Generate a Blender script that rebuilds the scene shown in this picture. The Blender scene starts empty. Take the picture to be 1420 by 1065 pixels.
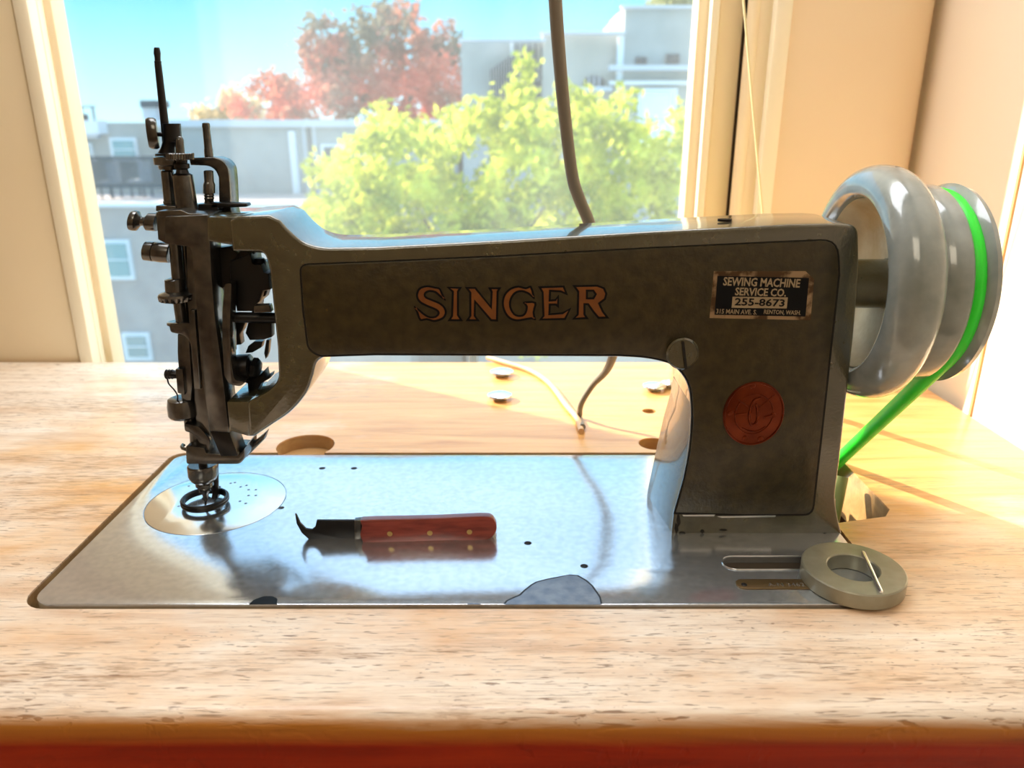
import bpy, bmesh, math, random
from mathutils import Vector, Matrix, noise
random.seed(7)
sc = bpy.context.scene
COL = sc.collection
R = math.radians
# ------------------------------------------------------------------ camera
W_, H_, F_ = 1420.0, 1065.0, 1066.0
PITCH = R(18.8); CH = 0.2528
cp, sp = math.cos(PITCH), math.sin(PITCH)
cam_d = bpy.data.cameras.new('camera'); cam = bpy.data.objects.new('camera', cam_d); COL.objects.link(cam)
cam.location = (0, 0, CH); cam.rotation_euler = (R(90) - PITCH, 0, 0)
cam_d.sensor_width = 36; cam_d.lens = 36 * F_ / W_; cam_d.clip_start = .01; cam_d.clip_end = 400
cam_d.dof.use_dof = True; cam_d.dof.focus_distance = .475; cam_d.dof.aperture_fstop = 9.0
sc.camera = cam
# ------------------------------------------------------------------ sky, sun, light, exposure
sc.view_settings.view_transform = 'Standard'; sc.view_settings.look = 'None'
sc.view_settings.gamma = 1; sc.view_settings.use_curve_mapping = False
sc.view_settings.exposure = 0.3
wd = bpy.data.worlds.new('world'); sc.world = wd; wd.use_nodes = True
nt = wd.node_tree; nt.nodes.clear()
wo = nt.nodes.new('ShaderNodeOutputWorld'); bg = nt.nodes.new('ShaderNodeBackground')
tc = nt.nodes.new('ShaderNodeTexCoord'); sx = nt.nodes.new('ShaderNodeSeparateXYZ'); cr = nt.nodes.new('ShaderNodeValToRGB')
nt.links.new(tc.outputs['Generated'], sx.inputs[0]); nt.links.new(sx.outputs['Z'], cr.inputs[0])
e = cr.color_ramp.elements
e[0].position = 0.0; e[0].color = (.50, .84, .95, 1)
e[1].position = 0.5; e[1].color = (.42, .66, .92, 1)
k = e.new(.15); k.color = (.10, .48, .74, 1)
nt.links.new(cr.outputs[0], bg.inputs[0]); bg.inputs[1].default_value = 1.45
nt.links.new(bg.outputs[0], wo.inputs[0])
SUN_EL = R(30); sd = Vector((.84 * math.cos(SUN_EL), -.543 * math.cos(SUN_EL), -math.sin(SUN_EL)))
sl = bpy.data.lights.new('sun', 'SUN'); so = bpy.data.objects.new('sun', sl); COL.objects.link(so)
so.rotation_euler = sd.to_track_quat('-Z', 'Y').to_euler(); so.location = (-4, 3, 3)
sl.energy = 10.5; sl.color = (1, .90, .72); sl.angle = R(.8)
def area(name, loc, target, sx_, sy_, en, col=(1, 1, 1)):
    l = bpy.data.lights.new(name, 'AREA'); l.shape = 'RECTANGLE'; l.size = sx_; l.size_y = sy_; l.energy = en; l.color = col
    o = bpy.data.objects.new(name, l); COL.objects.link(o); o.location = loc
    o.rotation_euler = (Vector(target) - Vector(loc)).to_track_quat('-Z', 'Y').to_euler(); return o
area('fill_window_side', (-.15, .80, 1.0), (-.05, .40, 0), .9, .7, 13, (.93, .96, 1))  # added fill light in front of the blind, standing in for bright sky
area('fill_room_side', (-.3, -1.0, 1.55), (0, .3, .1), .8, .8, 6.5, (1, .88, .68))  # added warm fill light, unseen behind the camera

# ------------------------------------------------------------------ helpers
def ray(u, v):
    a = (u - W_ / 2) / F_; b = (H_ / 2 - v) / F_
    return a, cp + b * sp, -sp + b * cp
def P(u, v, Y):
    a, dy, dz = ray(u, v); t = Y / dy
    return Vector((a * t, Y, CH + dz * t))
def Pz(u, v, z=0.0):
    a, dy, dz = ray(u, v); t = (z - CH) / dz
    return Vector((a * t, dy * t, z))
def dep(p): return p.y * cp - (p.z - CH) * sp
def mm(px, p): return px * dep(p) / F_          # pixel size at a point
def link(name, me, m=None, parent=None, smooth=40):
    o = bpy.data.objects.new(name, me); COL.objects.link(o)
    if m: me.materials.append(m)
    if parent: o.parent = parent; o.matrix_parent_inverse = Matrix.Translation(-parent.location)
    if smooth:
        for p in me.polygons: p.use_smooth = True
        me.set_sharp_from_angle(angle=R(smooth))
    return o
def fin(bm, name, m=None, parent=None, smooth=40, fix=True):
    if fix: bmesh.ops.recalc_face_normals(bm, faces=bm.faces)
    me = bpy.data.meshes.new(name); bm.to_mesh(me); bm.free()
    return link(name, me, m, parent, smooth)
def tag(o, label, cat, group=None, kind=None):
    o['label'] = label
    if cat: o['category'] = cat
    if group: o['group'] = group
    if kind: o['kind'] = kind
    return o
def thing(name, loc, label, cat, group=None):
    o = bpy.data.objects.new(name, None); COL.objects.link(o); o.location = loc; o.empty_display_size = .02
    return tag(o, label, cat, group)
def struct(o): o['kind'] = 'structure'; return o
def fillet(pts, r=0, n=5):
    out = []; N = len(pts)
    for i in range(N):
        p = pts[i]; rr = p[2] if len(p) > 2 else r
        c = Vector(p[:2]); a = Vector(pts[i - 1][:2]); b = Vector(pts[(i + 1) % N][:2])
        if rr <= 0: out.append(tuple(c)); continue
        la, lb = (a - c).length, (b - c).length
        d = min(rr, la * .48, lb * .48)
        p0 = c + (a - c) / la * d; p1 = c + (b - c) / lb * d
        for k in range(n + 1):
            t = k / n; q = p0 * (1 - t) ** 2 + c * 2 * t * (1 - t) + p1 * t * t
            out.append((q.x, q.y))
    return out
def catmull(pts, n=6, closed=False):
    out = []; N = len(pts); P_ = [Vector(p) for p in pts]
    rng = range(N) if closed else range(N - 1)
    for i in rng:
        p0 = P_[(i - 1) % N] if closed or i > 0 else P_[0]; p1 = P_[i]; p2 = P_[(i + 1) % N]
        p3 = P_[(i + 2) % N] if closed or i + 2 < N else P_[-1]
        for k in range(n):
            t = k / n
            out.append(.5 * ((2 * p1) + (p2 - p0) * t + (2 * p0 - 5 * p1 + 4 * p2 - p3) * t * t + (3 * p1 - p0 - 3 * p2 + p3) * t ** 3))
    if not closed: out.append(P_[-1])
    return out
def prism(name, front, off, m, parent=None, bevel=0, seg=2, smooth=40):
    """front: list of 3-D points (planar outline), extruded by vector off"""
    bm = bmesh.new(); vs = [bm.verts.new(p) for p in front]; f = bm.faces.new(vs)
    r = bmesh.ops.extrude_face_region(bm, geom=[f])
    nv = [g for g in r['geom'] if isinstance(g, bmesh.types.BMVert)]
    bmesh.ops.translate(bm, verts=nv, vec=off)
    bmesh.ops.recalc_face_normals(bm, faces=bm.faces)
    if bevel:
        big = [fc for fc in bm.faces if len(fc.verts) == len(front)] if len(front) != 4 else list(bm.faces)
        es = {ed for fc in big for ed in fc.edges}
        bmesh.ops.bevel(bm, geom=list(es), offset=bevel, segments=seg, affect='EDGES', profile=.5, clamp_overlap=True)
    return fin(bm, name, m, parent, smooth)
def slab(name, pts, Y, th, m, parent=None, bevel=0, seg=2, r=0, Yf=None):
    pts = fillet(pts, r)
    return prism(name, [P(u, v, Yf(u) if Yf else Y) for u, v in pts], Vector((0, th, 0)), m, parent, bevel, seg)
def box(name, lo, hi, m, parent=None, bevel=0, seg=2):
    lo = Vector(lo); hi = Vector(hi)
    return prism(name, [(lo.x, lo.y, lo.z), (hi.x, lo.y, lo.z), (hi.x, lo.y, hi.z), (lo.x, lo.y, hi.z)], Vector((0, hi.y - lo.y, 0)), m, parent, bevel, seg)
def rings(name, rr, m, parent=None, closed_ends=True, smooth=35, loop=False):
    """rr: list of rings, each a list of points of equal count"""
    bm = bmesh.new(); V = [[bm.verts.new(p) for p in r] for r in rr]; n = len(V[0])
    for a, b in zip(V, V[1:] + ([V[0]] if loop else [])):
        for i in range(n): bm.faces.new((a[i], a[(i + 1) % n], b[(i + 1) % n], b[i]))
    if closed_ends and not loop: bm.faces.new(V[0]); bm.faces.new(V[-1])
    return fin(bm, name, m, parent, smooth)
def turn(name, rows, Y, m, parent=None, n=24, smooth=35):
    """vertical turned piece; rows of (v, u_centre, width in px) at depth Y"""
    rr = []
    for v, u, w in rows:
        c = P(u, v, Y); r = mm(w / 2, c)
        rr.append([c + Vector((r * math.cos(2 * math.pi * k / n), r * math.sin(2 * math.pi * k / n), 0)) for k in range(n)])
    return rings(name, rr, m, parent, smooth=smooth)
def hturn(name, rows, Y, m, parent=None, n=24, tilt=0):
    """turned piece on an axis along X; rows of (u, v_centre, height px)"""
    rr = []
    for u, v, w in rows:
        c = P(u, v, Y); r = mm(w / 2, c)
        rr.append([c + Vector((tilt * r * math.cos(2 * math.pi * k / n), r * math.sin(2 * math.pi * k / n), r * math.cos(2 * math.pi * k / n))) for k in range(n)])
    return rings(name, rr, m, parent)
def yturn(name, u, v, rows, m, parent=None, n=32):
    """turned piece on an axis along Y; rows of (Y, radius in m)"""
    c0 = P(u, v, rows[0][0])
    rr = [[Vector((c0.x + r * math.cos(2 * math.pi * k / n), y, c0.z + r * math.sin(2 * math.pi * k / n))) for k in range(n)] for y, r in rows]
    return rings(name, rr, m, parent)
def lathe_x(name, prof, cy, cz, m, parent=None, n=72, loop=False):
    rr = [[Vector((x, cy + r * math.cos(2 * math.pi * k / n), cz + r * math.sin(2 * math.pi * k / n))) for k in range(n)] for x, r in prof]
    return rings(name, rr, m, parent, loop=loop, smooth=50)
def disc(name, c, r, z0, z1, m, parent=None, n=40, bev=0, dome=0):
    pr = [(r, z0), (r, z1 - bev)]
    if bev: pr += [(r - bev * .3, z1 - bev * .3), (r - bev, z1)]
    if dome: pr += [(r * .6, z1 + dome * .75), (r * .25, z1 + dome)]
    rr = [[Vector((c[0] + q * math.cos(2 * math.pi * k / n), c[1] + q * math.sin(2 * math.pi * k / n), z)) for k in range(n)] for q, z in pr]
    return rings(name, rr, m, parent)
def tube(name, pts, rad, m, parent=None, n=12, flat=1.0):
    pts = [Vector(p) for p in pts]; rr = []; N = len(pts)
    up = Vector((0, .3, 1)).normalized()
    for i, p in enumerate(pts):
        t = (pts[min(i + 1, N - 1)] - pts[max(i - 1, 0)]).normalized()
        a = t.cross(up)
        if a.length < 1e-3: a = Vector((1, 0, 0))
        a.normalize(); b = a.cross(t).normalized()
        r = rad(i / (N - 1)) if callable(rad) else rad
        rr.append([p + a * r * math.cos(2 * math.pi * k / n) + b * r * flat * math.sin(2 * math.pi * k / n) for k in range(n)])
    return rings(name, rr, m, parent, smooth=60)
def cut(o, cutters):
    """real holes: subtract the cutters, bake the result into the mesh and delete the cutters"""
    bm = bmesh.new()
    for c in cutters: bm.from_mesh(c.data)
    me = bpy.data.meshes.new('cut'); bm.to_mesh(me); bm.free()
    co = bpy.data.objects.new('cut', me); COL.objects.link(co)
    for c in cutters: bpy.data.objects.remove(c)
    md = o.modifiers.new('b', 'BOOLEAN'); md.operation = 'DIFFERENCE'; md.solver = 'EXACT'; md.object = co
    md.use_self = True
    bpy.context.view_layer.update()
    dg = bpy.context.evaluated_depsgraph_get()
    nm = bpy.data.meshes.new_from_object(o.evaluated_get(dg))
    o.modifiers.clear(); nm.name = o.data.name; o.data = nm
    bpy.data.objects.remove(co)
    for p in nm.polygons: p.use_smooth = True
    nm.set_sharp_from_angle(angle=R(35))
    return o
# ------------------------------------------------------------------ materials
def mat(name, col, rough=.5, metal=0, col2=None, nscale=30, coat=0, coat_r=.1, bump=0, bscale=200, spec=.5, ior=1.5, trans=0, stretch=(1, 1, 1), thr=(.35, .65), rvar=0):
    m = bpy.data.materials.new(name); m.use_nodes = True; t = m.node_tree; b = t.nodes['Principled BSDF']
    b.inputs['Base Color'].default_value = (*col, 1); b.inputs['Roughness'].default_value = rough; b.inputs['Metallic'].default_value = metal
    b.inputs['Coat Weight'].default_value = coat; b.inputs['Coat Roughness'].default_value = coat_r
    b.inputs['IOR'].default_value = ior; b.inputs['Specular IOR Level'].default_value = spec
    tcn = t.nodes.new('ShaderNodeTexCoord'); mp = t.nodes.new('ShaderNodeMapping'); t.links.new(tcn.outputs['Object'], mp.inputs[0])
    mp.inputs['Scale'].default_value = stretch
    if col2:
        nz = t.nodes.new('ShaderNodeTexNoise'); nz.inputs['Scale'].default_value = nscale; nz.inputs['Detail'].default_value = 6
        t.links.new(mp.outputs[0], nz.inputs['Vector'])
        rp = t.nodes.new('ShaderNodeValToRGB'); rp.color_ramp.elements[0].position = thr[0]; rp.color_ramp.elements[1].position = thr[1]
        rp.color_ramp.elements[0].color = (*col, 1); rp.color_ramp.elements[1].color = (*col2, 1)
        t.links.new(nz.outputs['Fac'], rp.inputs[0]); t.links.new(rp.outputs[0], b.inputs['Base Color'])
        if rvar:
            mr = t.nodes.new('ShaderNodeMapRange'); mr.inputs['To Min'].default_value = rough - rvar; mr.inputs['To Max'].default_value = rough + rvar
            t.links.new(nz.outputs['Fac'], mr.inputs[0]); t.links.new(mr.outputs[0], b.inputs['Roughness'])
    if bump:
        n2 = t.nodes.new('ShaderNodeTexNoise'); n2.inputs['Scale'].default_value = bscale; n2.inputs['Detail'].default_value = 4
        t.links.new(mp.outputs[0], n2.inputs['Vector']); bp = t.nodes.new('ShaderNodeBump'); bp.inputs['Strength'].default_value = bump; bp.inputs['Distance'].default_value = .001
        t.links.new(n2.outputs['Fac'], bp.inputs['Height']); t.links.new(bp.outputs[0], b.inputs['Normal'])
    return m
paint = mat('machine_paint', (.036, .035, .014), .24, 0, (.068, .062, .028), 160, coat=1, coat_r=.07, bump=.25, bscale=500, ior=1.9)
panel_m = mat('panel_paint', (.024, .018, .004), .36, 0, (.046, .034, .009), 130, coat=.2, coat_r=.2, bump=.35, bscale=450, ior=1.5)
groove = mat('matte_black', (.008, .007, .005), .8)  # flat black for the panel groove's shade, also used on chips
steel_dk = mat('oiled_steel', (.080, .079, .078), .22, .85, (.16, .157, .15), 90, bump=.05)
steel_bl = mat('blackened_steel', (.03, .03, .032), .3, .8)
steel_br = mat('bright_steel', (.80, .81, .82), .2, .9)
black = mat('black_iron', (.012, .013, .016), .35, .5)
bed_m = mat('bed_enamel', (.64, .70, .77), .17, .85, (.74, .80, .87), 240, bump=.025, bscale=500, rvar=.04)
plate_m = mat('needle_plate_chrome', (.86, .89, .91), .16, .95, bump=.03)
primer_m = mat('worn_primer', (.16, .20, .27), .35, .3, (.26, .30, .36), 120, bump=.3)
wheel_m = mat('wheel_enamel', (.24, .28, .27), .2, 0, (.36, .40, .39), 45, coat=1, coat_r=.06, bump=.15, bscale=120, ior=1.6)
wheel_in = mat('wheel_dish_sunlit', (.62, .46, .22), .45, 0, (.88, .78, .55), 30, bump=.4, bscale=260)  # golden sunlight on the dish is put into this colour
belt_m = mat('green_belt', (.03, .95, .04), .4, 0, (.05, 1.0, .07), 50)
bt = belt_m.node_tree.nodes['Principled BSDF']; bt.inputs['Subsurface Weight'].default_value = .3; bt.inputs['Subsurface Scale'].default_value = .01
wood_red = mat('red_handle_wood', (.20, .02, .012), .3, 0, (.34, .05, .03), 60, coat=.5, coat_r=.15, stretch=(1, 6, 6))
brass = mat('brass', (.55, .36, .14), .3, 1)
magnet_m = mat('ferrite', (.27, .26, .19), .34, .4, (.36, .35, .27), 50, bump=.15)
copper = mat('copper_badge', (.13, .018, .004), .3, .7, (.20, .035, .008), 80)
gold = mat('decal_gold', (.22, .072, .008), .5, 0, (.17, .05, .006), 120)
blk_dec = mat('decal_black', (.003, .004, .006), .5, spec=.2)
stick_sil = mat('sticker_foil', (.42, .30, .18), .3, .6, (.10, .06, .03), 90, thr=(.5, .6))
cord_dk = mat('cord_grey', (.24, .21, .17), .5)
cord_lt = mat('cord_tan', (.80, .52, .30), .5)
string_m = mat('string_cream', (.85, .75, .45), .7)
frame_m = mat('window_frame_paint', (.90, .76, .52), .45, 0, (.93, .80, .58), 4)
frame_w = mat('window_stop_paint', (.95, .88, .70), .45)
wall_m = mat('wall_paint', (.84, .66, .44), .7, 0, (.87, .70, .49), 3, bump=.15, bscale=60)
wallr_m = mat('side_wall_paint', (.90, .78, .62), .7, 0, (.92, .81, .66), 3)
dark_gap = mat('shadow_gap', (.05, .035, .02), .9)
floor_m = mat('floor_wood', (.35, .2, .1), .4, 0, (.45, .28, .15), 3)
ceil_m = mat('ceiling_paint', (.9, .88, .82), .8)

def wood_material():
    m = bpy.data.materials.new('maple_table'); m.use_nodes = True; t = m.node_tree; b = t.nodes['Principled BSDF']; L = t.links.new
    g = t.nodes.new('ShaderNodeTexCoord')
    def mapn(s, loc=(0, 0, 0), rot=(0, 0, 0)):
        q = t.nodes.new('ShaderNodeMapping'); q.inputs['Scale'].default_value = s; q.inputs['Location'].default_value = loc; q.inputs['Rotation'].default_value = rot; L(g.outputs['Object'], q.inputs[0]); return q
    def nz(mapping, sc_, det=6, rough=.6, dist=0):
        q = t.nodes.new('ShaderNodeTexNoise'); q.inputs['Scale'].default_value = sc_; q.inputs['Detail'].default_value = det; q.inputs['Roughness'].default_value = rough; q.inputs['Distortion'].default_value = dist; L(mapping.outputs[0], q.inputs['Vector']); return q.outputs['Fac']
    def ramp(f, stops):
        q = t.nodes.new('ShaderNodeValToRGB'); L(f, q.inputs[0]); el = q.color_ramp.elements
        el[0].position, el[0].color = stops[0][0], (*stops[0][1], 1); el[1].position, el[1].color = stops[-1][0], (*stops[-1][1], 1)
        for p_, c_ in stops[1:-1]: x = el.new(p_); x.color = (*c_, 1)
        return q.outputs[0]
    def mix(f, a, c, mode='MIX'):
        q = t.nodes.new('ShaderNodeMix'); q.data_type = 'RGBA'; q.blend_type = mode
        if isinstance(f, float): q.inputs[0].default_value = f
        else: L(f, q.inputs[0])
        for i, x in ((6, a), (7, c)):
            if isinstance(x, tuple): q.inputs[i].default_value = (*x, 1)
            else: L(x, q.inputs[i])
        return q.outputs[2]
    def math_(op, a, c=None, clamp=False):
        q = t.nodes.new('ShaderNodeMath'); q.operation = op; q.use_clamp = clamp
        for i, x in ((0, a), (1, c)):
            if x is None: continue
            if isinstance(x, (int, float)): q.inputs[i].default_value = x
            else: L(x, q.inputs[i])
        return q.outputs[0]
    grain = nz(mapn((2.2, 26, 26)), 3.2, 8, .62, .6)
    fine = nz(mapn((10, 150, 60)), 3.0, 4, .7)
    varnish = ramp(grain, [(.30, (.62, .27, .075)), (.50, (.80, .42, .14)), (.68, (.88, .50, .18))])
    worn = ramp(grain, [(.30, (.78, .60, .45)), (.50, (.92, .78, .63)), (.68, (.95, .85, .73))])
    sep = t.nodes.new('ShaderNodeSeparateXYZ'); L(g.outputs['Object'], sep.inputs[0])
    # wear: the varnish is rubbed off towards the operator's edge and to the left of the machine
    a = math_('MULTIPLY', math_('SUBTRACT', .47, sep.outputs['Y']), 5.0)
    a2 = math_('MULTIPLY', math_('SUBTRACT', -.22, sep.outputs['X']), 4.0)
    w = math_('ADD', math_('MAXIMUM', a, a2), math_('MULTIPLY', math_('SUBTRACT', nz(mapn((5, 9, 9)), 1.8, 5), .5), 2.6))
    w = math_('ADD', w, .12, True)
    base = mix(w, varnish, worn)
    base = mix(math_('MULTIPLY', ramp_f := math_('MULTIPLY', math_('SUBTRACT', fine, .48), 3.2, True), .42), base, (.42, .22, .09))
    # dark dents and scratches
    def spots(scale, th, seed, rot=0, gate=.5):
        n0 = nz(mapn(scale, (seed, seed * .7, 0), (0, 0, rot)), 1.0, 2, .5)
        n_ = nz(mapn((9, 14, 20), (seed, 0, 0)), 1.0, 3)
        return math_('MULTIPLY', math_('MULTIPLY', math_('SUBTRACT', n0, th), 14, True), math_('MULTIPLY', math_('SUBTRACT', n_, gate), 8, True))
    dents = math_('MAXIMUM', spots((75, 560, 60), .61, 3.1, 0, .40), math_('MAXIMUM', spots((38, 900, 60), .625, 9.4, .75, .44), spots((38, 900, 60), .625, 5.7, -.95, .43)))
    dents = math_('MAXIMUM', dents, spots((170, 480, 60), .63, 1.3, .2, .48))
    # bands of open pores following the cathedral grain
    band = math_('MULTIPLY', math_('SUBTRACT', nz(mapn((1.1, 9, 5), (4, 2, 0)), 2.0, 3, .5, .8), .52), 9, True)
    pores = math_('MULTIPLY', math_('SUBTRACT', nz(mapn((60, 480, 60)), 1.0, 3, .6), .48), 7, True)
    base = mix(math_('MULTIPLY', math_('MULTIPLY', band, pores), .7), base, (.36, .20, .10))
    base = mix(math_('MULTIPLY', band, .13), base, (.50, .28, .12))
    # no dents' dirt where the varnish is whole
    dents = math_('MULTIPLY', dents, math_('ADD', math_('MULTIPLY', w, .85), .08))
    base = mix(math_('MULTIPLY', dents, .85), base, (.20, .095, .04))
    # the apron keeps its dark red varnish, honey coloured along the rounded arris
    zr = ramp(math_('ADD', math_('MULTIPLY', sep.outputs['Z'], 1 / .04), math_('ADD', .97, math_('MULTIPLY', math_('SUBTRACT', grain, .5), .22))),
              [(.55, (0, 0, 0)), (.80, (.5, .5, .5)), (.93, (1, 1, 1))])
    red = ramp(grain, [(.3, (.24, .010, .003)), (.5, (.42, .022, .004)), (.7, (.54, .040, .006))])
    zv = t.nodes.new('ShaderNodeSeparateColor'); L(zr, zv.inputs[0])
    honey = (.66, .26, .04)
    low = mix(math_('MULTIPLY', zv.outputs[0], 2.0, True), red, honey)
    col = mix(math_('MULTIPLY', math_('SUBTRACT', zv.outputs[0], .5), 2.0, True), low, base)
    gy = t.nodes.new('ShaderNodeNewGeometry'); sy = t.nodes.new('ShaderNodeSeparateXYZ'); L(gy.outputs['Position'], sy.inputs[0])
    back = math_('GREATER_THAN', sy.outputs['Y'], .30)
    raw = ramp(grain, [(.3, (.42, .22, .08)), (.7, (.62, .38, .16))])
    lowz = math_('LESS_THAN', sy.outputs['Z'], -.0012)
    col = mix(back, col, mix(lowz, base, raw))
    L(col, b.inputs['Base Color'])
    rr = math_('ADD', .30, math_('MULTIPLY', w, .18)); L(rr, b.inputs['Roughness'])
    b.inputs['Coat Weight'].default_value = .35; b.inputs['Coat Roughness'].default_value = .16
    bp = t.nodes.new('ShaderNodeBump'); bp.inputs['Strength'].default_value = .35; bp.inputs['Distance'].default_value = .0012
    hh = math_('SUBTRACT', math_('MULTIPLY', nz(mapn((8, 30, 8)), 6, 6, .7), .6), math_('MULTIPLY', dents, 1.0))
    L(hh, bp.inputs['Height']); L(bp.outputs[0], b.inputs['Normal'])
    return m
wood = wood_material()

# ------------------------------------------------------------------ the room
WY = .86                                                   # plane of the glass
def Xat(u, v=250, Y=WY): return P(u, v, Y).x
gl, gr = -.462, .188
# wall around the window (inner face at .845, outer face at .97)
box_s = lambda n, lo, hi, m, **k: struct(box(n, lo, hi, m, **k))
box_s('wall_back', (-2.2, .86, -.8), (-.56, .98, 1.75), wall_m)
box_s('wall_back', (-.56, .86, -.8), (.27, .98, -.22), wall_m)
box_s('wall_back', (-.56, .86, 1.45), (.27, .98, 1.75), wall_m)
box_s('wall_back', (.27, .86, -.8), (.60, .98, 1.75), wall_m)
box_s('wall_right', (.428, -2.2, -.8), (.56, .86, 1.75), wallr_m)
box_s('wall_left', (-2.3, -2.2, -.8), (-2.2, .98, 1.75), wall_m)
box_s('wall_front', (-2.3, -2.3, -.8), (.56, -2.2, 1.75), wall_m)
box_s('floor', (-2.3, -2.3, -.9), (.6, .98, -.8), floor_m)
box_s('ceiling', (-2.3, -2.3, 1.75), (.6, .98, 1.85), ceil_m)
# plaster pier between the window and the side wall: flat, with rounding added to darken the corner
pp = [(.270, .822), (.37, .822)]
for k in range(1, 9):
    a_ = math.pi / 2 * k / 8; pp.append((.37 + .053 * math.sin(a_), .857 - .035 * math.cos(a_)))
pp += [(.423, .859), (.270, .859)]
struct(prism('wall_pier', [(x, y, -.8) for x, y in pp], Vector((0, 0, 2.55)), wall_m, smooth=50))
# window: frame members as long vertical mouldings, left and right, with sill and head
zl, zh = -.20, 1.43
win = bpy.data.objects.new('window_1', None); COL.objects.link(win); win.location = (-.14, WY, zl); win['kind'] = 'structure'
def member(n, x0, x1, y0, y1, m, bev=.003, z0=zl, z1=zh): return box(n, (x0, y0, z0), (x1, y1, z1), m, win, bev)
def vx(u0, Y): return P(u0, 0, Y).x                        # u at the top of the picture -> X
# left side from the glass outwards
member('sash_stile', vx(50, .845), gl + .004, .845, .872, frame_m)
member('sash_bead', vx(39, .835), vx(51, .835), .835, .86, frame_w, .002)
member('jamb_groove', vx(36, .85), vx(40, .85), .85, .86, dark_gap, 0)
member('window_stop', vx(14, .82), vx(37, .82), .82, .858, frame_w, .004)
member('jamb_face', -.600, vx(15, .825), .825, .858, frame_m, .003)
member('sash_stile', gr - .003, vx(990, .845), .845, .872, frame_m)
member('sash_bead', vx(988, .832), vx(1000, .832), .832, .86, frame_w, .002)
member('jamb_face', vx(999, .848), vx(1034, .848), .848, .859, frame_m)
member('jamb_groove', vx(1033, .853), vx(1043, .853), .853, .859, dark_gap, 0)
tube('window_stop', [(vx(1047, .835), .835, zl), (vx(1047, .835), .835, zh)], .0065, frame_m, win, 16)
member('jamb_face', vx(1052, .83), vx(1079, .83), .83, .859, frame_m, .004)
member('window_casing', vx(1077, .82), vx(1101, .82), .818, .859, frame_w, .003)
member('window_sill', -.56, .24, .826, .98, frame_w, .003, -.235, -.19)
member('window_head', -.56, .24, .83, .98, frame_m, .003, 1.42, 1.46)
# outer reveal
member('outer_jamb', -.62, -.556, .875, 1.03, frame_w, .002); member('outer_jamb', .225, .27, .875, .97, frame_w, .002)
# cream roller blind drawn down to just above the picture
def blind_mat():
    m = bpy.data.materials.new('blind_cloth'); m.use_nodes = True; t = m.node_tree; t.nodes.clear(); L = t.links.new
    out = t.nodes.new('ShaderNodeOutputMaterial'); d = t.nodes.new('ShaderNodeBsdfDiffuse'); x = t.nodes.new('ShaderNodeBsdfTranslucent'); mx = t.nodes.new('ShaderNodeMixShader'); mx.inputs[0].default_value = .4
    d.inputs[0].default_value = x.inputs[0].default_value = (.85, .82, .74, 1); L(d.outputs[0], mx.inputs[1]); L(x.outputs[0], mx.inputs[2]); L(mx.outputs[0], out.inputs[0]); return m
member('roller_blind', -.50, .225, .838, .839, blind_mat(), 0, .48, 1.43); member('blind_bottom_bar', -.50, .225, .834, .843, frame_w, .002, .47, .485)
def glass_mat(name, frac, gloss, tint):
    m = bpy.data.materials.new(name); m.use_nodes = True; t = m.node_tree; t.nodes.clear(); L = t.links.new
    out = t.nodes.new('ShaderNodeOutputMaterial'); tr = t.nodes.new('ShaderNodeBsdfTransparent')
    tl = t.nodes.new('ShaderNodeBsdfTranslucent'); tl.inputs[0].default_value = (*tint, 1)
    gg = t.nodes.new('ShaderNodeBsdfGlossy'); gg.inputs['Roughness'].default_value = .02
    m1 = t.nodes.new('ShaderNodeMixShader'); m2 = t.nodes.new('ShaderNodeMixShader'); m2.inputs[0].default_value = gloss
    g = t.nodes.new('ShaderNodeTexCoord'); mp = t.nodes.new('ShaderNodeMapping'); mp.inputs['Scale'].default_value = (9, 9, 2.5); mp.inputs['Rotation'].default_value = (0, .5, 0)
    nz = t.nodes.new('ShaderNodeTexNoise'); nz.inputs['Scale'].default_value = 1; nz.inputs['Detail'].default_value = 5
    mr = t.nodes.new('ShaderNodeMapRange'); mr.inputs['From Min'].default_value = .3; mr.inputs['From Max'].default_value = .7
    mr.inputs['To Min'].default_value = frac * .6; mr.inputs['To Max'].default_value = frac * 1.4
    L(g.outputs['Object'], mp.inputs[0]); L(mp.outputs[0], nz.inputs['Vector']); L(nz.outputs['Fac'], mr.inputs[0]); L(mr.outputs[0], m1.inputs[0])
    L(tr.outputs[0], m1.inputs[1]); L(tl.outputs[0], m1.inputs[2]); L(m1.outputs[0], m2.inputs[1]); L(gg.outputs[0], m2.inputs[2]); L(m2.outputs[0], out.inputs[0])
    return m
box('window_pane', (gl - .006, .862, zl), (gr + .006, .865, zh), glass_mat('dusty_glass', .03, .02, (.9, .95, 1)), win)
box('insect_screen', (gl - .01, .882, zl), (gr + .01, .8825, zh), glass_mat('insect_mesh', .03, 0, (.85, .85, .8)), win)

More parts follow.
